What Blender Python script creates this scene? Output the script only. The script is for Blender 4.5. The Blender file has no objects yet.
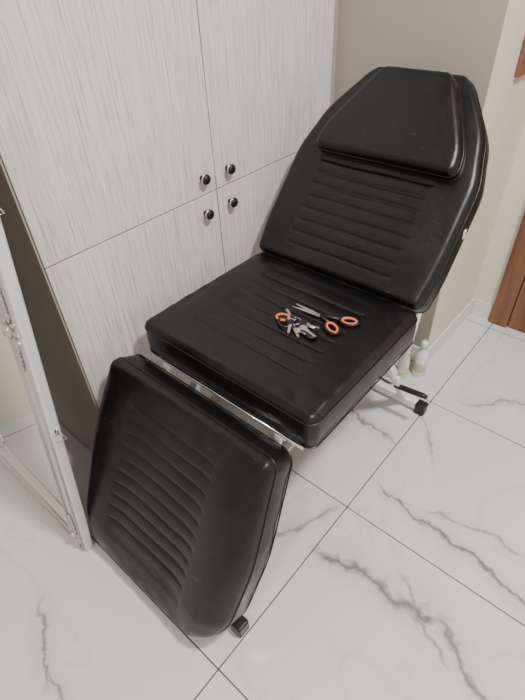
import bpy, math, random
from mathutils import Vector, Matrix
random.seed(3)
scene=bpy.context.scene
COL=scene.collection

# ------------------------------------------------ materials
def newmat(name):
    m=bpy.data.materials.new(name); m.use_nodes=True
    nt=m.node_tree; b=nt.nodes['Principled BSDF']
    return m,nt,b
def simple(name,col,rough=.5,metal=0,bump=0,bscale=200,**k):
    m,nt,b=newmat(name)
    b.inputs['Base Color'].default_value=(*col,1); b.inputs['Roughness'].default_value=rough
    b.inputs['Metallic'].default_value=metal
    tc=nt.nodes.new('ShaderNodeTexCoord'); n=nt.nodes.new('ShaderNodeTexNoise')
    n.inputs['Scale'].default_value=bscale; n.inputs['Detail'].default_value=4
    nt.links.new(tc.outputs['Object'],n.inputs['Vector'])
    if bump:
        bp=nt.nodes.new('ShaderNodeBump'); bp.inputs['Strength'].default_value=bump; bp.inputs['Distance'].default_value=.002
        nt.links.new(n.outputs['Fac'],bp.inputs['Height']); nt.links.new(bp.outputs['Normal'],b.inputs['Normal'])
    mr=nt.nodes.new('ShaderNodeMapRange'); mr.inputs[3].default_value=max(rough-.04,0); mr.inputs[4].default_value=rough+.04
    nt.links.new(n.outputs['Fac'],mr.inputs[0]); nt.links.new(mr.outputs[0],b.inputs['Roughness'])
    return m

def leather():
    m,nt,b=newmat('black_leather'); L=nt.links.new
    tc=nt.nodes.new('ShaderNodeTexCoord')
    def N_(t,s,d=4,r=.5):
        q=nt.nodes.new(t); q.inputs['Scale'].default_value=s
        if 'Noise' in t: q.inputs['Detail'].default_value=d; q.inputs['Roughness'].default_value=r
        L(tc.outputs['Object'],q.inputs['Vector']); return q
    v=N_('ShaderNodeTexVoronoi',420); n=N_('ShaderNodeTexNoise',12,4); n2=N_('ShaderNodeTexNoise',500,3); n3=N_('ShaderNodeTexNoise',7,6,.7); n4=N_('ShaderNodeTexNoise',120,4,.7)
    a=nt.nodes.new('ShaderNodeMath'); a.operation='ADD'
    L(v.outputs['Distance'],a.inputs[0]); L(n2.outputs['Fac'],a.inputs[1])
    bp=nt.nodes.new('ShaderNodeBump'); bp.inputs['Strength'].default_value=.2; bp.inputs['Distance'].default_value=.0010
    L(a.outputs[0],bp.inputs['Height'])
    bp2=nt.nodes.new('ShaderNodeBump'); bp2.inputs['Strength'].default_value=.35; bp2.inputs['Distance'].default_value=.006
    L(n.outputs['Fac'],bp2.inputs['Height']); L(bp.outputs['Normal'],bp2.inputs['Normal']); L(bp2.outputs['Normal'],b.inputs['Normal'])
    mr=nt.nodes.new('ShaderNodeMapRange'); mr.inputs[1].default_value=.3; mr.inputs[2].default_value=.7; mr.inputs[3].default_value=.28; mr.inputs[4].default_value=.42
    L(n3.outputs['Fac'],mr.inputs[0]); L(mr.outputs[0],b.inputs['Roughness'])
    mu=nt.nodes.new('ShaderNodeMath'); mu.operation='MULTIPLY'; L(n3.outputs['Fac'],mu.inputs[0]); L(n4.outputs['Fac'],mu.inputs[1])
    r=nt.nodes.new('ShaderNodeValToRGB'); e=r.color_ramp.elements
    e[0].position=.28; e[0].color=(.0028,.0029,.0034,1); e[1].position=.46; e[1].color=(.013,.013,.0135,1)
    L(mu.outputs[0],r.inputs[0])
    def scr(rot,sc):
        mp=nt.nodes.new('ShaderNodeMapping'); mp.inputs['Rotation'].default_value=rot; mp.inputs['Scale'].default_value=sc
        q=nt.nodes.new('ShaderNodeTexNoise'); q.inputs['Scale'].default_value=1; q.inputs['Detail'].default_value=1
        L(tc.outputs['Object'],mp.inputs[0]); L(mp.outputs[0],q.inputs[0])
        t=nt.nodes.new('ShaderNodeMapRange'); t.inputs[1].default_value=.765; t.inputs[2].default_value=.80; L(q.outputs['Fac'],t.inputs[0]); return t.outputs[0]
    s1=scr((.3,.2,.7),(16,330,60)); s2=scr((.1,.6,-.5),(20,300,70))
    mx=nt.nodes.new('ShaderNodeMath'); mx.operation='MAXIMUM'; L(s1,mx.inputs[0]); L(s2,mx.inputs[1])
    mix=nt.nodes.new('ShaderNodeMix'); mix.data_type='RGBA'; L(mx.outputs[0],mix.inputs[0]); L(r.outputs[0],mix.inputs[6]); mix.inputs[7].default_value=(.05,.05,.05,1)
    L(mix.outputs[2],b.inputs['Base Color'])
    b.inputs['Specular IOR Level'].default_value=.42
    return m

def laminate():
    m,nt,b=newmat('pale_woodgrain_laminate'); L=nt.links.new
    tc=nt.nodes.new('ShaderNodeTexCoord')
    def nz(sc,detail):
        mp=nt.nodes.new('ShaderNodeMapping'); mp.inputs['Scale'].default_value=sc
        n=nt.nodes.new('ShaderNodeTexNoise'); n.inputs['Scale'].default_value=1; n.inputs['Detail'].default_value=detail; n.inputs['Roughness'].default_value=.6
        L(tc.outputs['Object'],mp.inputs['Vector']); L(mp.outputs[0],n.inputs['Vector']); return n
    n1=nz((200,200,5),4); n2=nz((520,520,16),2)
    a=nt.nodes.new('ShaderNodeMath'); a.operation='MULTIPLY_ADD'; a.inputs[1].default_value=.6
    L(n2.outputs['Fac'],a.inputs[0]); L(n1.outputs['Fac'],a.inputs[2])
    r=nt.nodes.new('ShaderNodeValToRGB'); e=r.color_ramp.elements
    e[0].position=.57; e[0].color=(.38,.36,.335,1); e[1].position=.92; e[1].color=(.74,.725,.70,1)
    x=e.new(.74); x.color=(.62,.60,.575,1)
    L(a.outputs[0],r.inputs[0]); L(r.outputs[0],b.inputs['Base Color'])
    b.inputs['Roughness'].default_value=.5
    bp=nt.nodes.new('ShaderNodeBump'); bp.inputs['Strength'].default_value=.15; bp.inputs['Distance'].default_value=.001
    L(a.outputs[0],bp.inputs['Height']); L(bp.outputs['Normal'],b.inputs['Normal'])
    return m

GX0,GPX,GY0,GPY=-.388,1.18,.19,.59
def floormat():
    m,nt,b=newmat('marble_tile'); L=nt.links.new
    tc=nt.nodes.new('ShaderNodeTexCoord'); sep=nt.nodes.new('ShaderNodeSeparateXYZ'); L(tc.outputs['Object'],sep.inputs[0])
    def M(op,a,b_=None,c=None,clamp=False):
        q=nt.nodes.new('ShaderNodeMath'); q.operation=op; q.use_clamp=clamp
        for i,v in enumerate((a,b_,c)):
            if v is None: continue
            if isinstance(v,(int,float)): q.inputs[i].default_value=v
            else: L(v,q.inputs[i])
        return q.outputs[0]
    X=sep.outputs[0]; Y=sep.outputs[1]
    def grid(c,o,p):
        f=M('FRACT',M('DIVIDE',M('ADD',c,-o+p*10),p))
        d=M('MINIMUM',f,M('SUBTRACT',1,f)); return M('MULTIPLY',d,p)
    d=M('MINIMUM',grid(X,GX0,GPX),grid(Y,GY0,GPY))
    gm=M('SUBTRACT',1,M('DIVIDE',M('SUBTRACT',d,.0012),.0010,clamp=True),clamp=True)
    n=nt.nodes.new('ShaderNodeTexNoise'); n.inputs['Scale'].default_value=5; n.inputs['Detail'].default_value=5; n.inputs['Roughness'].default_value=.6
    L(tc.outputs['Object'],n.inputs['Vector'])
    sc=nt.nodes.new('ShaderNodeSeparateColor'); L(n.outputs['Color'],sc.inputs[0])
    DX=M('MULTIPLY_ADD',M('SUBTRACT',sc.outputs[0],.5),.16,X); DY=M('MULTIPLY_ADD',M('SUBTRACT',sc.outputs[1],.5),.16,Y)
    n2=nt.nodes.new('ShaderNodeTexNoise'); n2.inputs['Scale'].default_value=16; n2.inputs['Detail'].default_value=5; n2.inputs['Roughness'].default_value=.7
    L(tc.outputs['Object'],n2.inputs['Vector'])
    wmod=M('MULTIPLY_ADD',M('SUBTRACT',n2.outputs['Fac'],.5),5.0,1.2)
    acc=None
    veins=[(-.37,.62,-.02,.66,.021,1),(-.02,.66,.22,.52,.012,.95),(-.35,.92,.16,.83,.012,1),(-.20,.93,.10,.98,.008,.7),(-.15,.70,.05,.58,.008,.8),
           (.16,.83,.7,.9,.012,.9),(-.37,1.28,-.25,1.12,.007,.7),(-.30,1.45,.1,1.75,.009,.8),(-.9,1.2,-.42,1.10,.013,.9),
           (-.88,.0,-.70,-.12,.011,.9),(-.72,-.10,-.45,-.16,.009,.8),(-.55,.50,-.42,.74,.012,.8),
           (-1.6,-.5,-.9,-.3,.012,.8),(-1.3,-.2,-1.0,-.6,.01,.7),(.3,.1,1.0,-.3,.014,.8),(.2,1.2,.9,1.5,.012,.8),(-.3,-.5,.2,-1.0,.012,.8),(.4,-1.2,1.2,-.9,.012,.8)]
    for x0,y0,x1,y1,w,s in veins:
        l=math.hypot(x1-x0,y1-y0); dx,dy=(x1-x0)/l,(y1-y0)/l
        rx=M('ADD',DX,-(x0+x1)/2); ry=M('ADD',DY,-(y0+y1)/2)
        u=M('ABSOLUTE',M('ADD',M('MULTIPLY',rx,dx),M('MULTIPLY',ry,dy)))
        v=M('ABSOLUTE',M('SUBTRACT',M('MULTIPLY',rx,dy),M('MULTIPLY',ry,dx)))
        core=M('SUBTRACT',1,M('DIVIDE',v,M('MAXIMUM',M('MULTIPLY',wmod,w),.0015)),clamp=True)
        halo=M('MULTIPLY',M('SUBTRACT',1,M('DIVIDE',v,w*4),clamp=True),.25)
        win=M('DIVIDE',M('SUBTRACT',l/2+.05,u),.08,clamp=True)
        val=M('MULTIPLY',M('MULTIPLY',M('MAXIMUM',core,halo),win),s)
        acc=val if acc is None else M('MAXIMUM',acc,val)
    n3=nt.nodes.new('ShaderNodeTexNoise'); n3.inputs['Scale'].default_value=1.7; n3.inputs['Detail'].default_value=6; n3.inputs['Distortion'].default_value=.8
    L(tc.outputs['Object'],n3.inputs['Vector'])
    fine=M('MULTIPLY',M('SUBTRACT',1,M('DIVIDE',M('ABSOLUTE',M('SUBTRACT',n3.outputs['Fac'],.5)),.014),clamp=True),.12)
    acc=M('MAXIMUM',acc,fine)
    r=nt.nodes.new('ShaderNodeMix'); r.data_type='RGBA'; L(acc,r.inputs[0]); r.inputs[6].default_value=(.68,.69,.70,1); r.inputs[7].default_value=(.18,.18,.185,1)
    g=nt.nodes.new('ShaderNodeMix'); g.data_type='RGBA'; L(gm,g.inputs[0]); L(r.outputs[2],g.inputs[6]); g.inputs[7].default_value=(.03,.028,.026,1)
    L(g.outputs[2],b.inputs['Base Color'])
    L(M('MULTIPLY_ADD',gm,.5,.07),b.inputs['Roughness'])
    bp=nt.nodes.new('ShaderNodeBump'); bp.inputs['Strength'].default_value=.4; bp.inputs['Distance'].default_value=.002
    L(M('SUBTRACT',1,gm),bp.inputs['Height']); L(bp.outputs['Normal'],b.inputs['Normal'])
    return m
def wood(name,c1,c2):
    m,nt,b=newmat(name); L=nt.links.new
    tc=nt.nodes.new('ShaderNodeTexCoord'); mp=nt.nodes.new('ShaderNodeMapping'); mp.inputs['Scale'].default_value=(40,40,3)
    n=nt.nodes.new('ShaderNodeTexNoise'); n.inputs['Scale'].default_value=1; n.inputs['Detail'].default_value=5
    r=nt.nodes.new('ShaderNodeValToRGB'); r.color_ramp.elements[0].position=.3; r.color_ramp.elements[1].position=.7
    r.color_ramp.elements[0].color=(*c1,1); r.color_ramp.elements[1].color=(*c2,1)
    L(tc.outputs['Object'],mp.inputs[0]); L(mp.outputs[0],n.inputs[0]); L(n.outputs['Fac'],r.inputs[0]); L(r.outputs[0],b.inputs['Base Color'])
    b.inputs['Roughness'].default_value=.4
    return m

LEA=leather(); LAM=laminate(); FLO=floormat()
TAU=simple('taupe_panel',(.37,.325,.285),.55,bump=.05,bscale=90)
CRE=simple('cream_paint',(.73,.675,.595),.7,bump=.1,bscale=150)
CEI=simple('ceiling_paint',(.85,.84,.82),.8)
SKI=simple('skirting_tile',(.72,.71,.69),.2)
WHI=simple('white_metal',(.82,.82,.81),.35)
CHR=simple('chrome',(.7,.7,.7),.18,1)
BLK=simple('black_plastic',(.010,.010,.010),.4)
PIP=simple('leather_piping',(.004,.004,.004),.30,bump=.2,bscale=500)
ORA=simple('orange_plastic',(.72,.16,.07),.4)
STE=simple('steel',(.62,.62,.64),.25,1)
BRA=simple('brass',(.62,.46,.22),.3,1)
MIR=simple('mirror_glass',(.92,.93,.93),.01,1)
for l in list(MIR.node_tree.links):
    if l.to_socket.name=='Roughness': MIR.node_tree.links.remove(l)
MIR.node_tree.nodes['Principled BSDF'].inputs['Roughness'].default_value=0
FRM=simple('white_frame_paint',(.70,.70,.70),.35,.15,bump=.15,bscale=60)
SIL=simple('silver_leaf',(.55,.55,.55),.32,.7,bump=.5,bscale=120)
DWD=wood('brown_wood',(.13,.055,.03),(.24,.11,.06))
GRN=simple('green_label',(.42,.55,.34),.4); YEL=simple('yellow_label',(.70,.62,.22),.4); WPL=simple('white_plastic',(.8,.8,.78),.3)

# ------------------------------------------------ mesh helpers
import bmesh
def obj(name,v,f,mat,parent=None,smooth=False,M=None):
    me=bpy.data.meshes.new(name); me.from_pydata([tuple(p) for p in v],[],f); me.update()
    bm=bmesh.new(); bm.from_mesh(me); bmesh.ops.recalc_face_normals(bm,faces=bm.faces); bm.to_mesh(me); bm.free()
    o=bpy.data.objects.new(name,me); COL.objects.link(o); me.materials.append(mat)
    if smooth:
        for p in me.polygons: p.use_smooth=True
    if parent: o.parent=parent
    if M is not None: o.matrix_local=M
    return o
def empty(name,loc=(0,0,0),rot=(0,0,0)):
    e=bpy.data.objects.new(name,None); COL.objects.link(e); e.location=loc; e.rotation_euler=rot; e.empty_display_size=.1; return e
def box(name,a,b,mat,parent=None,bev=0,seg=2):
    x0,y0,z0=a; x1,y1,z1=b
    c=Vector(((x0+x1)/2,(y0+y1)/2,(z0+z1)/2)); h=Vector((abs(x1-x0)/2,abs(y1-y0)/2,abs(z1-z0)/2))
    v=[(sx*h.x,sy*h.y,sz*h.z) for sx in(-1,1) for sy in(-1,1) for sz in(-1,1)]
    f=[(0,1,3,2),(4,6,7,5),(0,4,5,1),(2,3,7,6),(0,2,6,4),(1,5,7,3)]
    o=obj(name,v,f,mat,parent); o.location=c
    if bev:
        m=o.modifiers.new('bevel','BEVEL'); m.width=bev; m.segments=seg
        for p in o.data.polygons: p.use_smooth=True
        w=o.modifiers.new('wn','WEIGHTED_NORMAL')
    return o
def tubegeo(path,r,closed=False,n=10,cap=True,sq=False):
    P=[Vector(p) for p in path]; m=len(P); V=[];F=[]
    prev=None
    for i,p in enumerate(P):
        if closed: t=(P[(i+1)%m]-P[i-1]).normalized()
        else: t=((P[min(i+1,m-1)]-P[max(i-1,0)])).normalized()
        if prev is None:
            ref=Vector((0,0,1)) if abs(t.z)<.9 else Vector((1,0,0))
            nn=t.cross(ref).normalized()
        else: nn=(prev-t*prev.dot(t)).normalized()
        prev=nn; bb=t.cross(nn)
        rr=r[i] if isinstance(r,(list,tuple)) else r
        for k in range(n):
            a=2*math.pi*(k+.5)/n; q=rr*(1.414 if sq else 1)
            V.append(p+nn*math.cos(a)*q+bb*math.sin(a)*q)
    for i in range(m if closed else m-1):
        j=(i+1)%m
        for k in range(n): F.append((i*n+k,i*n+(k+1)%n,j*n+(k+1)%n,j*n+k))
    if not closed and cap:
        F.append(tuple(range(n))); F.append(tuple(range((m-1)*n,m*n)))
    return V,F
def tube(name,path,r,mat,parent=None,closed=False,n=12,sq=False):
    V,F=tubegeo(path,r,closed,4 if sq else n,sq=sq)
    o=obj(name,V,F,mat,parent,smooth=not sq)
    if sq:
        b=o.modifiers.new('b','BEVEL'); b.width=.003; b.segments=2
    return o
def lathe(name,prof,mat,parent=None,loc=(0,0,0),axis='z',n=32):
    V=[];F=[]
    for r,z in prof:
        for k in range(n):
            a=2*math.pi*k/n
            V.append((r*math.cos(a),r*math.sin(a),z) if axis=='z' else (z,r*math.cos(a),r*math.sin(a)))
    for i in range(len(prof)-1):
        for k in range(n): F.append((i*n+k,i*n+(k+1)%n,(i+1)*n+(k+1)%n,(i+1)*n+k))
    F.append(tuple(range(n))); F.append(tuple(range((len(prof)-1)*n,len(prof)*n)))
    o=obj(name,V,F,mat,parent,smooth=True); o.location=loc; return o
def extr(name,pts,z0,z1,mat,parent=None,M=None,bev=.0):
    n=len(pts); V=[(x,y,z0) for x,y in pts]+[(x,y,z1) for x,y in pts]
    F=[tuple(range(n)),tuple(range(n,2*n))]+[(i,(i+1)%n,n+(i+1)%n,n+i) for i in range(n)]
    o=obj(name,V,F,mat,parent,M=M)
    if bev: m=o.modifiers.new('b','BEVEL'); m.width=bev; m.segments=2
    return o

# ------------------------------------------------ room shell
AX=-1.02; CX=-.51; TY=1.55; FY=2.03
WX=-1.64; RX=1.9; BY=-2.3; H=2.65
fl=box('floor',(WX-.1,BY-.1,-.1),(RX+.1,FY+.1,0),FLO)
for v in fl.data.vertices: v.co+=fl.location
fl.location=(0,0,0)
box('ceiling',(WX-.1,BY-.1,H),(RX+.1,FY+.1,H+.1),CEI)
box('wall_left',(WX-.1,BY,0),(WX,FY,H),CRE)
box('wall_back',(WX-.1,BY-.1,0),(RX+.1,BY,H),CRE)
box('wall_right',(RX,BY,0),(RX+.1,FY,H),CRE)
box('wall_front',(CX,FY,0),(RX+.1,FY+.1,H),CRE)
box('wall_pier',(WX,TY+.004,0),(CX,FY+.1,H),CRE)
box('trim_1',(AX-.3,TY-.001,.085),(CX-.0015,TY+.004,H),TAU)
box('baseboard_pier',(CX,TY+.004,0),(CX+.010,FY,.08),SKI,bev=.002)
box('baseboard_taupe',(AX+.02,TY-.010,0),(CX+.010,TY+.004,.08),SKI,bev=.002)
box('baseboard_front',(CX+.010,FY-.010,0),(-.415,FY,.08),SKI,bev=.002)
box('baseboard_right',(RX-.01,BY,0),(RX,FY,.08),SKI)
box('baseboard_back',(WX,BY,0),(RX-.01,BY+.01,.08),SKI)
d=empty('door_1')
box('frame_left',(-.41,FY-.03,0),(-.33,FY,2.1),DWD,d,.005)
box('frame_right',(.48,FY-.03,0),(.56,FY,2.1),DWD,d,.005)
box('frame_top',(-.41,FY-.03,2.1),(.56,FY,2.18),DWD,d,.005)
box('leaf',(-.328,FY-.018,.005),(.478,FY,2.098),DWD,d,.003)
box('panel_lower',(-.2,FY-.026,.2),(.35,FY-.018,.9),DWD,d,.006)
box('panel_upper',(-.2,FY-.026,1.1),(.35,FY-.018,1.9),DWD,d,.006)
tube('handle',[(.40,FY-.018,1.02),(.40,FY-.07,1.02),(.29,FY-.07,1.02)],.009,CHR,d)
k=empty('key_rack')
box('board',(CX,1.75,1.045),(CX+.018,1.99,1.22),DWD,k,.004)
for i in range(3):
    y=1.80+i*.07
    tube('hook_%d'%i,[(CX+.018,y,1.12),(CX+.04,y,1.11),(CX+.045,y,1.13)],.003,CHR,k)

# ------------------------------------------------ wardrobe
w=empty('wardrobe')
WY0,WYM,WY1=.384,.945,1.52; SZ=.845; WT=2.45
box('carcass',(WX+.005,WY0,.0),(AX-.02,WY1+.012,WT),TAU,w)
box('end_panel',(WX+.005,WY0-.004,0),(AX-.004,WY0,WT),TAU,w)
g=.0018
for nm,y0,y1,z0,z1 in (('door_upper_left',WY0,WYM,SZ,WT),('door_upper_right',WYM,WY1,SZ,WT),('door_lower_left',WY0,WYM,.08,SZ),('door_lower_right',WYM,WY1,.08,SZ)):
    box(nm,(AX-.019,y0+g,z0+g),(AX,y1-g,z1-g),LAM,w,.0012)
box('plinth',(AX-.04,WY0,0),(AX-.03,WY1,.08),TAU,w)
box('filler',(AX-.019,WY1,0),(AX-.004,TY-.002,WT),TAU,w)
for i,(y,z) in enumerate(((.891,.896),(.993,.894),(.889,.793),(.992,.793))):
    lathe('knob_%d'%i,[(.0075,0),(.006,.006),(.006,.012),(.013,.015),(.0145,.019),(.0135,.024),(.009,.027),(.0001,.028)],BLK,w,(AX,y,z),'x')
    lathe('knob_ring_%d'%i,[(.0148,.0155),(.0154,.018),(.0148,.0205)],CHR,w,(AX,y,z),'x')

# ------------------------------------------------ leaning mirror
PH=math.radians(7); MW=.60; MH=1.55
mr=empty('standing_mirror',(-.913-MW/2,.15,.006),(-PH,0,0))
fw=.062
def framebar(nm,a,b): return box(nm,a,b,FRM,mr,.006,3)
framebar('stile_right',(MW/2-fw,0,0),(MW/2,.028,MH)); framebar('stile_left',(-MW/2,0,0),(-MW/2+fw,.028,MH))
framebar('rail_bottom',(-MW/2+fw,0.0005,0),(MW/2-fw,.0275,fw)); framebar('rail_top',(-MW/2+fw,.0005,MH-fw),(MW/2-fw,.0275,MH))
box('glass',(-MW/2+fw-.004,.012,fw-.004),(MW/2-fw+.004,.018,MH-fw+.004),MIR,mr)
for off,rr,yy in ((fw-.006,.006,.000),(.010,.005,.000)):
    a=MW/2-off
    tube('bead_%d'%int(off*1000),[(-a,yy,off),(a,yy,off),(a,yy,MH-off),(-a,yy,MH-off)],rr,SIL,mr,closed=True)
def ornament(nm,cx,cz,s,diag):
    V=[];F=[]
    def blob(c,rad,stretch,ang):
        n=10;m=6;base=len(V)
        for i in range(m+1):
            th=math.pi*i/m
            for j in range(n):
                ph=2*math.pi*j/n
                p=Vector((math.sin(th)*math.cos(ph)*rad*stretch,math.sin(th)*math.sin(ph)*rad*.9,math.cos(th)*rad))
                p=Matrix.Rotation(ang,3,'Y')@p
                V.append(p+Vector(c))
        for i in range(m):
            for j in range(n): F.append((base+i*n+j,base+i*n+(j+1)%n,base+(i+1)*n+(j+1)%n,base+(i+1)*n+j))
    blob((cx,-.006,cz),.012*s,1,0)
    for k in range(12):
        a=k*math.pi/6+diag
        R=.022*s; blob((cx+math.cos(a)*R*.85,-.004,cz+math.sin(a)*R*1.3),.0045*s,2.8,-a)
    for sg in (-1,1):
        for k in range(1,7):
            for side in (-1,1):
                blob((cx+side*.009*(1-k/9),-.004,cz+sg*(.022+k*.009)*s),.0042*s,2.4,sg*side*.9)
    obj(nm,V,F,SIL,mr,smooth=True)
ox=MW/2-fw*.62
for i,(x,z) in enumerate(((ox,.06),(-ox,.06),(ox,MH-.06),(-ox,MH-.06))): ornament('corner_ornament_%d'%i,x,z,1.1,.4)
for i,x in enumerate((ox,-ox)): ornament('side_ornament_%d'%i,x,.79,1.35,0)
for i,z in enumerate((.50,1.07)):
    box('bracket_%d'%i,(MW/2,.010,z-.010),(MW/2+.002,.020,z+.010),CHR,mr)
    tube('hanging_ring_%d'%i,[(MW/2+.004,.015,z+.012),(MW/2+.018,.002,z-.020),(MW/2+.018,.028,z-.020)],.0016,CHR,mr,closed=True,n=6)

# ------------------------------------------------ treatment chair
ch=empty('treatment_chair')
def interp(tab,s):
    if s<=tab[0][0]: return tab[0][1]
    for (a,wa),(b,wb) in zip(tab,tab[1:]):
        if s<=b:
            t=(s-a)/(b-a); t=t*t*(3-2*t)*.35+t*.65
            return wa+(wb-wa)*t
    return tab[-1][1]
def sst(a,b,x):
    t=max(0,min(1,(x-a)/(b-a))); return t*t*(3-2*t)
def pad(name,O,D,N,L,T,tab,R0,R1,r,pw,s0,s1,pitch,gd,bol=0,crown=.006,rec=.004,nu=110,ns=190,pull=.0007):
    O=Vector(O);D=Vector(D).normalized();N=Vector(N).normalized();X=Vector((1,0,0))
    def W(s):
        w_=sum(interp(tab,min(max(s+q*.012,0),L)) for q in (-2,-1,0,1,2))/5
        if s<R0: w_-=R0*(1-math.sqrt(max(0,1-((R0-s)/R0)**2)))
        if L-s<R1: w_-=R1*(1-math.sqrt(max(0,1-((R1-(L-s))/R1)**2)))
        return w_
    gro=[]; q=s0
    while q<=s1+1e-6: gro.append(q); q+=pitch
    def Hh(u,s,w_):
        dd=max(0,min(w_-abs(u),s,L-s))
        # pillow edge: rounded shoulder blending into a long soft crown (no tray rim)
        e=min(dd/r,1); h=T-r+r*math.sqrt(max(0,1-(1-e)**2))
        e2=min(dd/.11,1); h+=crown*math.sqrt(max(0,1-(1-e2)**2))
        h+=.0014*math.sin(u*23+s*7)*math.sin(s*17+u*5)*sst(0,.06,dd)
        edge=sst(0,.012,dd)*sst(.075,.02,dd)
        h+=pull*edge*(math.sin(s*95+math.sin(u*31)*2)*(.5+.5*math.sin(s*13+u*4)) + math.sin(u*110+s*9)*(.5+.5*math.sin(u*9+s*23)))*.8
        inn=sst(pw+.014,pw-.006,abs(u))*sst(s0-.04,s0-.015,s)*sst(s1+.04,s1+.015,s)
        if bol:
            h+=bol*sst(pw-.06,pw+.07,abs(u))*sst(0,.05,dd)*sst(-.02,.16,s)*sst(-.02,.12,L-s)
        h-=rec*inn
        if gro and inn>0:
            dg=min(abs(s+.0008*math.sin(u*25+x*90)-x) for x in gro)
            h-=gd*inn*math.exp(-(dg/.0036)**2)
            h+=gd*.35*inn*math.exp(-((dg-pitch/2)/(pitch*.3))**2)
        return h
    V=[];F=[]
    def pt(u,s,h): return O+X*u+D*s+N*h
    SS=[]
    for i in range(ns+1):
        t=i/ns; SS.append(L*(.75*t+.25*(.5-.5*math.cos(math.pi*t))))
    SS=[0,.0008,.002,.0035]+[x for x in SS if .005<x<L-.005]+[L-.0035,L-.002,L-.0008,L]
    UU=[ (lambda v:.55*v+.45*math.sin(math.pi*v/2))(-1+2*j/nu) for j in range(nu+1)]
    ns_=len(SS); nn=len(UU)
    for s in SS:
        w_=W(s)
        for v in UU: V.append(pt(v*w_,s,Hh(v*w_,s,w_)))
    for i in range(ns_-1):
        for j in range(nn-1): F.append((i*nn+j,i*nn+j+1,(i+1)*nn+j+1,(i+1)*nn+j))
    per=[(0,j) for j in range(nn)]+[(i,nn-1) for i in range(1,ns_)]+[(ns_-1,j) for j in range(nn-2,-1,-1)]+[(i,0) for i in range(ns_-2,0,-1)]
    last=[i*nn+j for i,j in per]
    prof=[((T-r)*.85,.002),((T-r)*.5,.003),((T-r)*.2,.001),(.004,-.006),(0,-.014)]
    for hh,out in prof:
        ring=[]
        for i,j in per:
            s=SS[i];w_=W(s);u=UU[j]*w_
            dv=Vector((0,0))
            if j==0 or j==nn-1: dv.x=1 if j else -1
            if i==0: dv.y=-1
            if i==ns_-1: dv.y=1
            if dv.length>0: dv.normalize()
            wob=.0006*math.sin(s*60)*math.sin(u*45+1) if out>0 else 0
            ring.append(len(V)); V.append(pt(u+dv.x*(out+wob),s+dv.y*(out+wob),hh))
        n=len(per)
        for a in range(n): F.append((last[a],last[(a+1)%n],ring[(a+1)%n],ring[a]))
        last=ring
    c=len(V); V.append(pt(0,L/2,.001))
    n=len(last)
    for a in range(n): F.append((last[a],last[(a+1)%n],c))
    o=obj(name,V,F,LEA,ch,smooth=True)
    def perim(h,out):
        P=[]; lastp=None
        for i,j in per:
            s=SS[i];w_=W(s);u=UU[j]*w_
            dx=(1 if j==nn-1 else -1 if j==0 else 0)*out; dy=(1 if i==ns_-1 else -1 if i==0 else 0)*out
            p=pt(u+dx,s+dy,h)
            if lastp is None or (p-lastp).length>.006: P.append(p); lastp=p
        return P
    tube(name+'_piping',perim(T-r*.98,.0003),.0022,PIP,ch,closed=True,n=8)
    tube(name+'_lower_seam',perim((T-r)*.12,.001),.002,PIP,ch,closed=True,n=6)
    return o
XC=-.668
pad('seat_cushion',(XC,.553,.516),(0,1,0),(0,0,1),.497,.106,[(0,.290),(.497,.287)],.025,.03,.018,.17,.10,.41,.047,.0034,crown=.006,rec=.0015,pull=.0012)
pad('back_cushion',(XC-.002,1.088,.585),(0,.661,.75),(0,-.75,.661),.625,.080,[(0,.286),(.10,.294),(.34,.290),(.46,.255),(.625,.150)],.025,.045,.020,.175,.055,.36,.038,.0036,crown=.009,rec=.003,pull=.0004)
pad('leg_cushion',(XC-.012,.522,.535),(0,-.443,-.896),(0,-.896,.443),.592,.090,[(0,.282),(.28,.302),(.46,.290),(.592,.235)],.03,.085,.024,.150,.08,.47,.040,.0028,bol=.018,crown=.010,rec=.002,pull=.0010)
D=Vector((0,.661,.75));N=Vector((0,-.75,.661))
o0=Vector((-.652,1.088,.585))+D*.338+N*.089
pad('headrest_cushion',o0,D,N,.260,.046,[(0,.219),(.05,.217),(.260,.112)],.025,.045,.020,.01,9,8,1,0,crown=.008,rec=0,nu=70,ns=90,pull=.0003)

def sq(nm,p,r=.0125,m=WHI): return tube(nm,p,r,m,ch,sq=True)
xl,xr=XC-.20,XC+.20
for nm,x,s in (('left',xl,1),('right',xr,-1)):
    xi=x+s*.05
    sq('seat_rail_'+nm,[(x,.575,.503),(x,1.06,.503)])
    sq('front_leg_'+nm,[(xi,.330,.045),(xi,.64,.50)])
    sq('rear_leg_'+nm,[(x,1.29,.045),(x,1.0,.50)])
    sq('back_rail_'+nm,[(x,1.085,.56),(x,1.33,.835)],.011)
    sq('leg_rail_'+nm,[(x,.550,.520),(x,.38,.17)],.009)
    tube('back_hinge_'+nm,[(x-.015,1.07,.525),(x+.015,1.07,.525)],.015,WHI,ch)
    tube('leg_hinge_'+nm,[(x-.015,.556,.515),(x+.015,.556,.515)],.010,WHI,ch)
tube('back_strut_right',[(xr+.02,1.24,.72),(xr+.02,1.21,.50),(xr+.02,1.16,.28)],.010,WHI,ch)
tube('back_strut_left',[(xl-.02,1.24,.72),(xl-.02,1.21,.50),(xl-.02,1.16,.28)],.010,WHI,ch)
sq('front_crossbar',[(xl,.61,.503),(xr,.61,.503)])
sq('rear_crossbar',[(xl,1.02,.503),(xr,1.02,.503)])
tube('hinge_rod',[(xl-.03,.540,.538),(xr+.075,.540,.538)],.0035,CHR,ch)
sq('mid_stretcher',[(xl-.02,1.16,.25),(xr+.02,1.16,.25)],.011)
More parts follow.
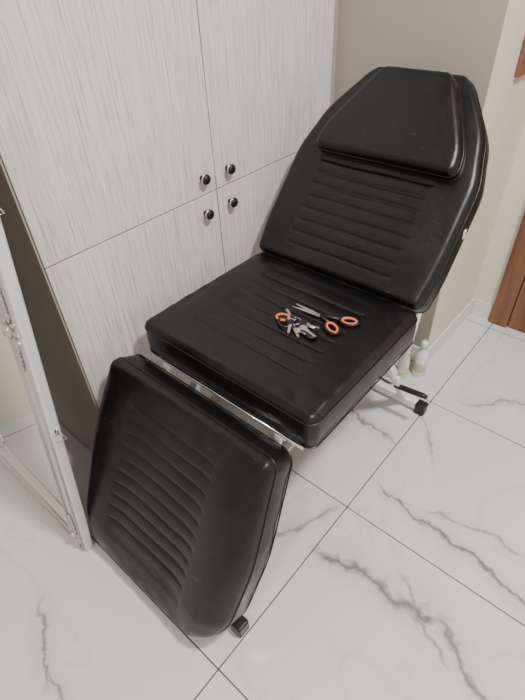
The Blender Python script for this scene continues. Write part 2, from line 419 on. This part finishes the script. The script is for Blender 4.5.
for nm,y,xL,xR in (('front',.295,-.89,-.410),('rear',1.295,-.935,-.396)):
    sq('floor_bar_'+nm,[(xL,y,.033),(xR-.004,y,.033)],.0155)
    for s,x in (('left',xL),('right',xR)):
        box('foot_cap_%s_%s'%(nm,s),(x-.020,y-.019,.0),(x+.020,y+.019,.050),BLK,ch,.006)
sq('floor_rail',[(XC,.31,.033),(XC,1.295,.033)],.012)
tube('lever_rod',[(XC,1.19,.20),(-.50,1.195,.172),(-.455,1.197,.176)],.006,CHR,ch)
tube('lever_grip',[(-.475,1.196,.174),(-.46,1.197,.176),(-.37,1.200,.184),(-.355,1.2,.185)],[.008,.010,.010,.007],BLK,ch)
pt=Vector((XC,1.088,.585))+D*.235+N*.03+Vector((.290,0,0))
box('care_tag',pt-Vector((.001,.007,.012)),pt+Vector((.005,.007,.012)),WPL,ch)

# ------------------------------------------------ scissors
ST=.6305
sc=empty('scissors')
def at(x,y,ang,z=ST): return Matrix.Translation((x,y,z))@Matrix.Rotation(ang,4,'Z')
px,py=-.575,.857
for i,(a,z) in enumerate(((math.radians(175),0.001),(math.radians(187),.0035))):
    sgn=1 if i else -1
    extr('blade_%d'%i,[(-.012,-.004),(.0,-.0065),(.035,-.006*1),(.088,0.001*sgn),(.088,.002),(.03,.006),(0,.0065),(-.012,.004)],0,.0022,STE,sc,at(px,py,a,ST+z),.0004)
lathe('pivot_screw',[(.004,0),(.004,.0015),(.0001,.002)],CHR,sc,(px,py,ST+.0058))
def ellipse(cx,cy,a,b,ang,z,n=28):
    return [(cx+a*math.cos(t)*math.cos(ang)-b*math.sin(t)*math.sin(ang),cy+a*math.cos(t)*math.sin(ang)+b*math.sin(t)*math.cos(ang),z) for t in [2*math.pi*i/n for i in range(n)]]
for i,(cx,cy,a,b,an) in enumerate(((-.522,.832,.024,.0145,-.55),(-.502,.882,.022,.0150,.35))):
    tube('loop_%d'%i,ellipse(cx,cy,a-.003,b-.003,an,ST+.0058),.0036,ORA,sc,closed=True,n=8)
    tube('loop_outer_%d'%i,ellipse(cx,cy,a+.0015,b+.0015,an,ST+.005),.0036,BLK,sc,closed=True,n=8)
    bx,by=(cx-(a)*math.cos(an),cy-a*math.sin(an))
    tube('shank_%d'%i,[(px+.0,py+(-.002 if i==0 else .002),ST+.005),((px+bx)/2,(py+by)/2,ST+.006),(bx,by,ST+.006)],[.004,.005,.005],BLK,sc,n=8)
# ------------------------------------------------ keys
ks=empty('key_bunch')
tube('orange_ring',ellipse(-.652,.792,.017,.013,.3,ST+.004),.0036,ORA,ks,closed=True,n=8)
tube('black_strap',ellipse(-.634,.774,.020,.012,-.5,ST+.005),.004,BLK,ks,closed=True,n=8)
tube('split_ring',ellipse(-.612,.797,.014,.014,0,ST+.006),.0013,STE,ks,closed=True,n=6)
tube('split_ring_b',ellipse(-.590,.782,.012,.012,0,ST+.007),.0013,STE,ks,closed=True,n=6)
def key(i,x,y,a,mat,z,headmat=None):
    M=at(x,y,a,ST+z)
    n=16
    head=[(.011*math.cos(2*math.pi*t/n),.010*math.sin(2*math.pi*t/n)) for t in range(n)]
    extr('key_head_%d'%i,head,0,.0026,headmat or mat,ks,M,.0005)
    extr('key_blade_%d'%i,[(.009,-.004),(.045,-.004),(.048,-.001),(.045,.003),(.042,.001),(.039,.004),(.034,.0015),(.030,.004),(.025,.001),(.021,.004),(.009,.004)],.0003,.0022,mat,ks,M)
key(0,-.600,.806,-.1,STE,.002,BLK); key(1,-.598,.792,-.55,STE,.005,BLK); key(2,-.605,.777,-.6,BRA,.003,BLK)
key(3,-.590,.800,.15,STE,.008,BLK); key(4,-.625,.800,2.6,STE,.004); key(5,-.575,.782,-.25,STE,.010); key(6,-.62,.785,-1.0,STE,.006,BLK); key(7,-.585,.770,.1,STE,.004)
lathe('fob',[(.013,0),(.014,.002),(.014,.005),(.012,.007),(.0001,.0075)],BLK,ks,(-.545,.775,ST+.003))
lathe('fob_b',[(.011,0),(.012,.002),(.012,.005),(.0001,.0065)],BLK,ks,(-.628,.812,ST+.003))
lathe('coin_fob',[(.010,0),(.010,.002),(.0001,.0021)],CHR,ks,(-.560,.800,ST+.012))

# ------------------------------------------------ bottles
def bottle(x,y,s,body,label):
    e=empty('cleaning_bottle',(x,y,0))
    lathe('body',[(.024*s,0),(.027*s,.004),(.027*s,.10*s),(.024*s,.125*s),(.012*s,.142*s),(.012*s,.155*s)],body,e)
    lathe('label',[(.0272*s,.03*s),(.0276*s,.031*s),(.0276*s,.075*s),(.0272*s,.076*s)],label,e)
    lathe('cap',[(.0145*s,.150*s),(.0145*s,.178*s),(.011*s,.184*s),(.0001,.185*s)],WPL,e)
bottle(-.500,1.485,.95,WPL,GRN); bottle(-.548,1.43,.85,WPL,YEL)

# ------------------------------------------------ lights
def ceil_lamp(x,y,e,size,col=(1,.965,.92)):
    p=empty('ceiling_light',(x,y,H))
    lathe('housing',[(.17,-.03),(.19,-.028),(.19,-.0005),(.10,0)],WHI,p)
    ld=bpy.data.lights.new('lamp','AREA'); ld.shape='DISK'; ld.size=size; ld.energy=e; ld.color=col
    lo=bpy.data.objects.new('lamp',ld); COL.objects.link(lo); lo.parent=p; lo.location=(0,0,-.04)
ceil_lamp(.45,.75,66,.26)
ceil_lamp(.2,-1.1,26,.26)
wd=bpy.data.worlds.new('w'); scene.world=wd; wd.use_nodes=True
wd.node_tree.nodes['Background'].inputs[0].default_value=(.9,.95,1,1); wd.node_tree.nodes['Background'].inputs[1].default_value=.3

# ------------------------------------------------ camera
cd=bpy.data.cameras.new('camera'); co=bpy.data.objects.new('camera',cd); COL.objects.link(co)
R=Vector((.7578,.6511,-.0420)).normalized(); Fw=Vector((-.5155,.5581,-.6502)).normalized(); U=R.cross(Fw).normalized(); R=Fw.cross(U)
co.matrix_world=Matrix(((R.x,U.x,-Fw.x,0),(R.y,U.y,-Fw.y,0),(R.z,U.z,-Fw.z,1.4),(0,0,0,1)))
cd.sensor_fit='VERTICAL'; cd.sensor_height=36; cd.lens=480*36/700; cd.clip_start=.01
scene.camera=co
